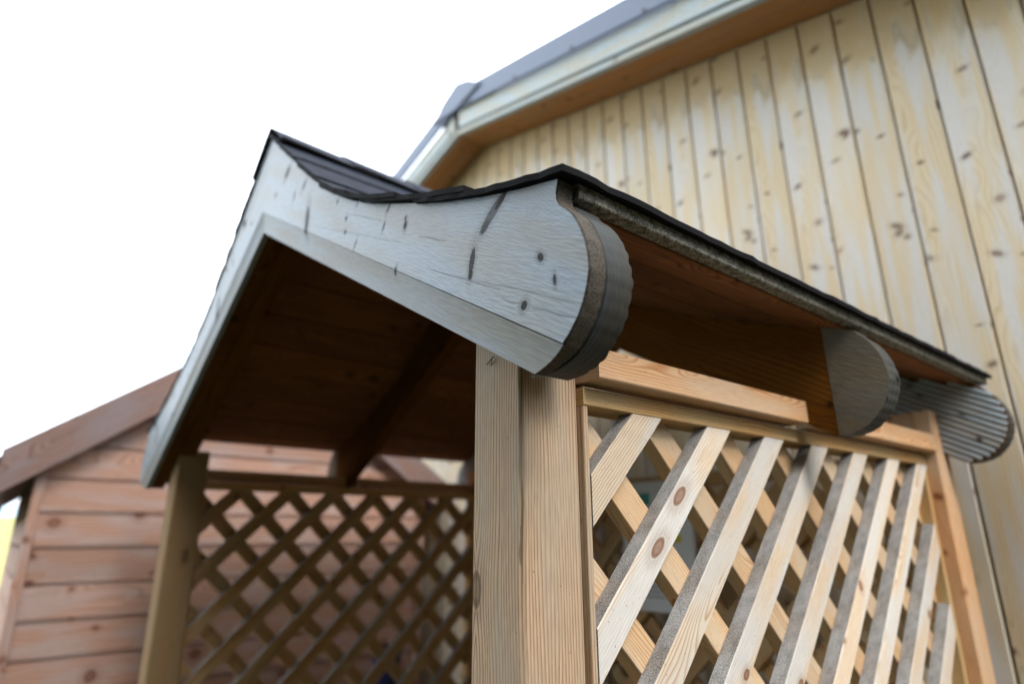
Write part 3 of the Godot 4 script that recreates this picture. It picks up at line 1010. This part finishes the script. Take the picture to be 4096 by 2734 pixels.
func course(porch: Node3D, low: float, next: float, i: int) -> void:
	# one strip of shingle from the wall to the front, laid over the strip below
	var m := {}
	var s := st_of(m, M.shingle)
	var e := st_of(m, M.bitumen)
	var high := maxf(next - 0.13, MID) if i < 6 else MID
	var nx := 16
	var nz := 60
	var front := (0.0645 if mirrored else 0.0705) + rng.randf_range(0.0, 0.004)
	var thick := 0.0082
	var waver := FastNoiseLite.new()
	waver.seed = 100 + i
	waver.frequency = 9.0
	var rows := []
	for k in nz + 1:
		var z := lerpf(ROOF_END - 0.006, front, float(k) / nz)
		var jag := rng.randf_range(-0.0022, 0.0022)
		var row := []
		for q in nx + 1:
			var f := float(q) / nx            # 0 at the upper end, 1 at the foot
			var x := lerpf(high, low + jag, f)
			var lift := lerpf(0.0035, 0.0136 if i > 0 else 0.0086, f)
			var y := top_y(x) + lift + 0.0035
			if k == nz:
				y -= 0.001 + 0.0016 * waver.get_noise_1d(x * 2.0)
			row.append(Vector3(x, y, z + (0.0022 * waver.get_noise_1d(x * 4.0 + 50.0) + rng.randf_range(-0.0007, 0.0007) if k == nz else 0.0)))
		rows.append(row)
	var dn := Vector3(0, -thick, 0)
	for k in nz:
		for q in nx:
			var a: Vector3 = rows[k][q]
			var b: Vector3 = rows[k][q + 1]
			var c: Vector3 = rows[k + 1][q + 1]
			var d: Vector3 = rows[k + 1][q]
			quad(s, d, c, b, a, Vector2(d.x, d.z), Vector2(c.x, c.z), Vector2(b.x, b.z), Vector2(a.x, a.z))
			if k == nz - 1:
				quad(e, d + dn, c + dn, c, d, Vector2.ZERO, Vector2.RIGHT, Vector2.ONE, Vector2.DOWN)
			quad(e, a + dn, b + dn, c + dn, d + dn, Vector2.ZERO, Vector2.RIGHT, Vector2.ONE, Vector2.DOWN)
		var f0: Vector3 = rows[k][nx]
		var f1: Vector3 = rows[k + 1][nx]
		quad(e, f1 + dn, f0 + dn, f0, f1, Vector2.ZERO, Vector2.RIGHT, Vector2.ONE, Vector2.DOWN)
	part("shingle_course", m, porch)


func slat(x0: float, x1: float, p0: Vector2, p1: Vector2, n0: Vector2, n1: Vector2, width: float, face: Material, edge: Material, under: Material, uvo: Vector2) -> Dictionary:
	# a slat in the plane across x; p = (z, y) of the middle of its face; x1 the outer side
	var m := {}
	var a := Vector3((x0 + x1) / 2.0, p0.y, p0.x)
	var b := Vector3((x0 + x1) / 2.0, p1.y, p1.x)
	# section x: outwards; section y: d cross x
	bar(m, a, b, Vector3.RIGHT, rect(x1 - x0, width, 0.0012), [under, face, face, face, edge, face, M.slat_shade, face], Vector3(0, n0.y, n0.x), Vector3(0, n1.y, n1.x), uvo, 9, 0.0004)
	return m


func lattice(porch: Node3D, side: int) -> void:
	var outer := 0.008
	var mid := -0.018
	var inner := -0.044
	var top := 1.757
	var foot := 0.32
	var near := -0.106
	var far := -1.236
	# frame: the top rail carries the other pieces
	var m := {}
	box(m, Vector3(inner, 1.757, -1.257), Vector3(outer, 1.7805, -0.0965), M.frame, 0.0015, Vector2(0.3, 0.155))
	var panel := part("lattice_panel", m, porch)
	panel.set_meta("label", ("left" if side else "right") + " lattice panel of crossed diagonal slats")
	m = {}
	box(m, Vector3(inner, foot - 0.03, -1.257), Vector3(outer, foot, -0.0965), M.frame, 0.0015, Vector2(0.3, 0.105))
	part("frame_rail", m, panel).position = Vector3.ZERO
	m = {}
	box(m, Vector3(inner, foot + 0.0005, near), Vector3(outer - 0.002, 1.7565, -0.0967), M.post, 0.001, Vector2(0.2, 0.3))
	part("frame_stile", m, panel).position = Vector3.ZERO
	m = {}
	box(m, Vector3(inner, foot + 0.0005, -1.2565), Vector3(outer - 0.001, 1.7565, far), M.frame, 0.001, Vector2(0.5, 0.3))
	part("frame_stile", m, panel).position = Vector3.ZERO
	# outer slats climb away from the front (y = c - z), inner ones fall away (y = c + z)
	var rise := [1.534, 1.3605, 1.196, 1.032, 0.857, 0.69, 0.525, 0.355, 0.185, 0.015, -0.155, -0.325, -0.495, -0.665, -0.83, -1.0]
	var fall := []
	for k in 17:
		fall.append(3.2335 - k * 0.1733)
	if side == 1:
		rise = []
		for k in 16:
			rise.append(1.530 - k * 0.176)
		for k in fall.size():
			fall[k] += -0.023
	for set_at in 2:
		var list: Array = rise if set_at == 0 else fall
		for c in list:
			# ends: where the line leaves the opening
			var z_top: float
			var ends := []
			if set_at == 0:
				ends = [[near, c - near], [c - foot, foot], [far, c - far], [c - top, top]]
			else:
				ends = [[near, c + near], [top - c, top], [far, c + far], [foot - c, foot]]
			var hit := []
			for q in ends:
				if q[0] <= near + 0.0001 and q[0] >= far - 0.0001 and q[1] <= top + 0.0001 and q[1] >= foot - 0.0001:
					hit.append(q)
			if hit.size() < 2:
				continue
			var lo: Array = hit[0]
			var hi: Array = hit[0]
			for q in hit:
				if q[1] < lo[1]:
					lo = q
				if q[1] > hi[1]:
					hi = q
			if hi[1] - lo[1] < 0.02:
				continue
			var nrm := func(q: Array) -> Vector2: return Vector2(0, 1) if absf(q[1] - top) < 0.001 or absf(q[1] - foot) < 0.001 else Vector2(1, 0)
			var x0 := mid if set_at == 0 else inner
			var x1 := outer - 0.0005 if set_at == 0 else mid - 0.0005
			if side == 1:      # on the far side the climbing slats are the inner ones
				x0 = inner if set_at == 0 else mid
				x1 = mid - 0.0005 if set_at == 0 else outer - 0.0005
			var d := slat(x0, x1, Vector2(lo[0], lo[1]), Vector2(hi[0], hi[1]), nrm.call(lo), nrm.call(hi), 0.0445, M.slat if set_at == 0 else M.slat_tan, M.slat_shade if set_at == 0 else M.sawn, M.sawn if set_at == 0 else M.slat_shade, Vector2(0, -0.0165) if side == 0 and c == 1.3605 else Vector2(rng.randf() * 0.9, 0.05 * (1 + rng.randi() % 7) - 0.0165))
			part("slat", d, panel).position = Vector3.ZERO


func make_back_lattice(porch: Node3D) -> void:
	var z := -1.37
	var m := {}
	var l := -1.80
	var r := -0.062
	box(m, Vector3(l, 1.757, z - 0.02), Vector3(r, 1.80, z + 0.02), M.slat_shade, 0.002, off())
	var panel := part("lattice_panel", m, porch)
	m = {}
	box(m, Vector3(l, 0.29, z - 0.02), Vector3(r, 0.32, z + 0.02), M.slat_shade, 0.002, off())
	part("frame_rail", m, panel).position = Vector3.ZERO
	panel.set_meta("label", "back lattice panel in the shade against the house wall")
	for set_at in 2:
		for k in range(-12, 30):
			var c := -3.0 + k * 0.17
			var ends := []
			var top := 1.7565
			var foot := 0.3205
			# rising to the right: y = x - c ... or falling: y = c' - x
			var q := []
			if set_at == 0:
				q = [Vector2(l, l - c), Vector2(r, r - c), Vector2(foot + c, foot), Vector2(top + c, top)]
			else:
				var cc := c + 2.0
				q = [Vector2(l, cc - l), Vector2(r, cc - r), Vector2(cc - foot, foot), Vector2(cc - top, top)]
			for p in q:
				if p.x >= l - 0.0001 and p.x <= r + 0.0001 and p.y >= foot - 0.0001 and p.y <= top + 0.0001:
					ends.append(p)
			if ends.size() < 2:
				continue
			var lo: Vector2 = ends[0]
			var hi: Vector2 = ends[0]
			for p in ends:
				if p.y < lo.y:
					lo = p
				if p.y > hi.y:
					hi = p
			if hi.y - lo.y < 0.06:
				continue
			var zc := z + 0.010 if set_at == 0 else z - 0.0105
			m = {}
			var na := Vector3.UP if absf(lo.y - foot) < 0.001 else Vector3.RIGHT
			var nb := Vector3.UP if absf(hi.y - top) < 0.001 else Vector3.RIGHT
			bar(m, Vector3(lo.x, lo.y, zc), Vector3(hi.x, hi.y, zc), Vector3(0, 0, 1), rect(0.0195, 0.0445, 0.001), [M.slat_shade], na, nb, off())
			part("slat", m, panel).position = Vector3.ZERO


# ---------------------------------------------------------------- small things
func make_small_things() -> void:
	# white panel that hangs on the back lattice
	var at := Vector3(-0.867, 1.355, -1.335)
	var t := thing("notice_panel", "white rounded panel with teal and yellow marks hanging on the back lattice", "panel", at)
	var m := {}
	var pts := PackedVector2Array()
	for c in [[1, 1, 0.0], [-1, 1, 90.0], [-1, -1, 180.0], [1, -1, 270.0]]:
		for k in 6:
			var g := deg_to_rad(c[2] + k * 18.0)
			pts.append(Vector2(at.x + c[0] * 0.12, at.y + 0.212 + c[1] * 0.182) + Vector2(cos(g), sin(g)) * 0.03)
	slab(m, pts, -1.348, -1.33, M.white, M.white, func(p): return p, 0.002, 0, 23)
	part("board", m, t)
	m = {}
	box(m, Vector3(-0.945, 1.700, -1.3299), Vector3(-0.885, 1.742, -1.329), M.teal)
	part("printed_mark", m, t)
	m = {}
	box(m, Vector3(-0.80, 1.575, -1.3299), Vector3(-0.765, 1.605, -1.329), M.yellow)
	part("printed_mark", m, t)
	for k in 4:
		m = {}
		box(m, Vector3(-0.93, 1.40 + k * 0.016, -1.3299), Vector3(-0.84 + 0.02 * (k % 2), 1.406 + k * 0.016, -1.329), M.grey_print)
		part("printed_line", m, t)
	# rolled blue tarpaulin between lattice and shed
	at = Vector3(-2.13, 0.0, -1.0)
	t = thing("tarpaulin_roll", "dark blue rolled tarpaulin standing between the left lattice and the shed", "tarpaulin", at)
	m = {}
	var s := st_of(m, M.blue)
	var n := 40
	for k in n:
		var p := []
		for q in 2:
			var g := (k + q) * TAU / 20.0
			var r := 0.05 + 0.012 * (k + q) / n + 0.003 * sin(g * 3.0)
			for y in 2:
				p.append(at + Vector3(cos(g) * r + 0.03 * y, 1.145 * y, -sin(g) * r))
		quad(s, p[0], p[2], p[3], p[1], Vector2.ZERO, Vector2.RIGHT, Vector2.ONE, Vector2.DOWN)
	part("sheet", m, t)
	# cobweb under the tip of the scroll
	at = Vector3(0.079, 1.757, 0.045)
	t = thing("cobweb", "small white tuft of cobweb under the tip of the near scroll", "cobweb", at)
	m = {}
	for k in 30:
		var a := at + Vector3(rng.randf_range(-0.009, 0.006), rng.randf_range(-0.001, 0.004), rng.randf_range(-0.008, 0.004))
		var b := a + Vector3(rng.randf_range(-0.006, 0.006), rng.randf_range(-0.005, 0.003), rng.randf_range(-0.006, 0.006))
		bar(m, a, b, Vector3(0.3, 0.2, 1).normalized(), rect(0.00022, 0.00022, 0.0), [M.web])
	part("threads", m, t)
	# a dry twig caught between bargeboard and post
	at = Vector3(-0.0545, 1.811, 0.002)
	t = thing("twig", "short dry twig stuck under the bargeboard beside the near post", "twig", at)
	m = {}
	bar(m, at + Vector3(-0.010, -0.003, 0), at + Vector3(0.007, 0.004, 0.002), Vector3(0, 0, 1), rect(0.0012, 0.0012, 0.0002), [M.twig])
	bar(m, at + Vector3(0.002, 0.001, 0.001), at + Vector3(0.001, -0.007, 0.001), Vector3(0, 0, 1), rect(0.0009, 0.0009, 0.0002), [M.twig])
	part("stem", m, t)


# An unseen conifer hedge, added to block light opposite the porch: it keeps the low sky off the inside of the porch.
func make_blocking_hedge() -> void:
	var at := Vector3(1.2, 0, 3.0)
	var t := thing("light_blocking_hedge", "unseen conifer hedge added to block the low sky from the porch", "hedge", at)
	for seg in 3:
		var m := {}
		var s := st_of(m, M.needles)
		var a: Vector3 = [Vector3(-1.8, 0, 3.0), Vector3(2.5, 0, 3.3), Vector3(3.4, 0, 1.0)][seg]
		var b: Vector3 = [Vector3(2.9, 0, 3.0), Vector3(2.5, 0, 0.9), Vector3(3.4, 0, -1.4)][seg]
		var high: float = [7.0, 7.0, 2.7][seg]
		var d := (b - a).normalized()
		var inward := d.cross(Vector3.UP) * -1.0 if seg == 0 else d.cross(Vector3.UP) * -1.0
		if inward.dot(Vector3(0.5, 0, 0.5) - a) < 0.0:
			inward = -inward
		var n: int = [30000, 18000, 9000][seg]
		for k in n:
			var f := rng.randf()
			var y := high * sqrt(rng.randf()) if rng.randf() < 0.3 else high * rng.randf()
			var deep := rng.randf_range(-0.12, 0.5)
			var p := a.lerp(b, f) + Vector3.UP * y - inward * deep
			var r := rng.randf_range(0.08, 0.2)
			var u := Vector3(rng.randf_range(-1, 1), rng.randf_range(-1, 1), rng.randf_range(-1, 1)).normalized()
			var v := u.cross(inward + Vector3(rng.randf_range(-0.5, 0.5), rng.randf_range(-0.5, 0.5), 0)).normalized()
			quad(s, p - u * r, p - v * r * 0.4, p + u * r, p + v * r * 0.4, Vector2.ZERO, Vector2.RIGHT, Vector2.ONE, Vector2.DOWN)
		part("foliage", m, t)
		m = {}
		for k in 9:
			var p := a.lerp(b, (k + 0.5) / 9.0) - inward * 0.3
			bar(m, p, p + Vector3.UP * (high - 0.6), Vector3.RIGHT, rect(0.09, 0.09, 0.025), [M.twig])
			part("trunk", m, t)
			m = {}
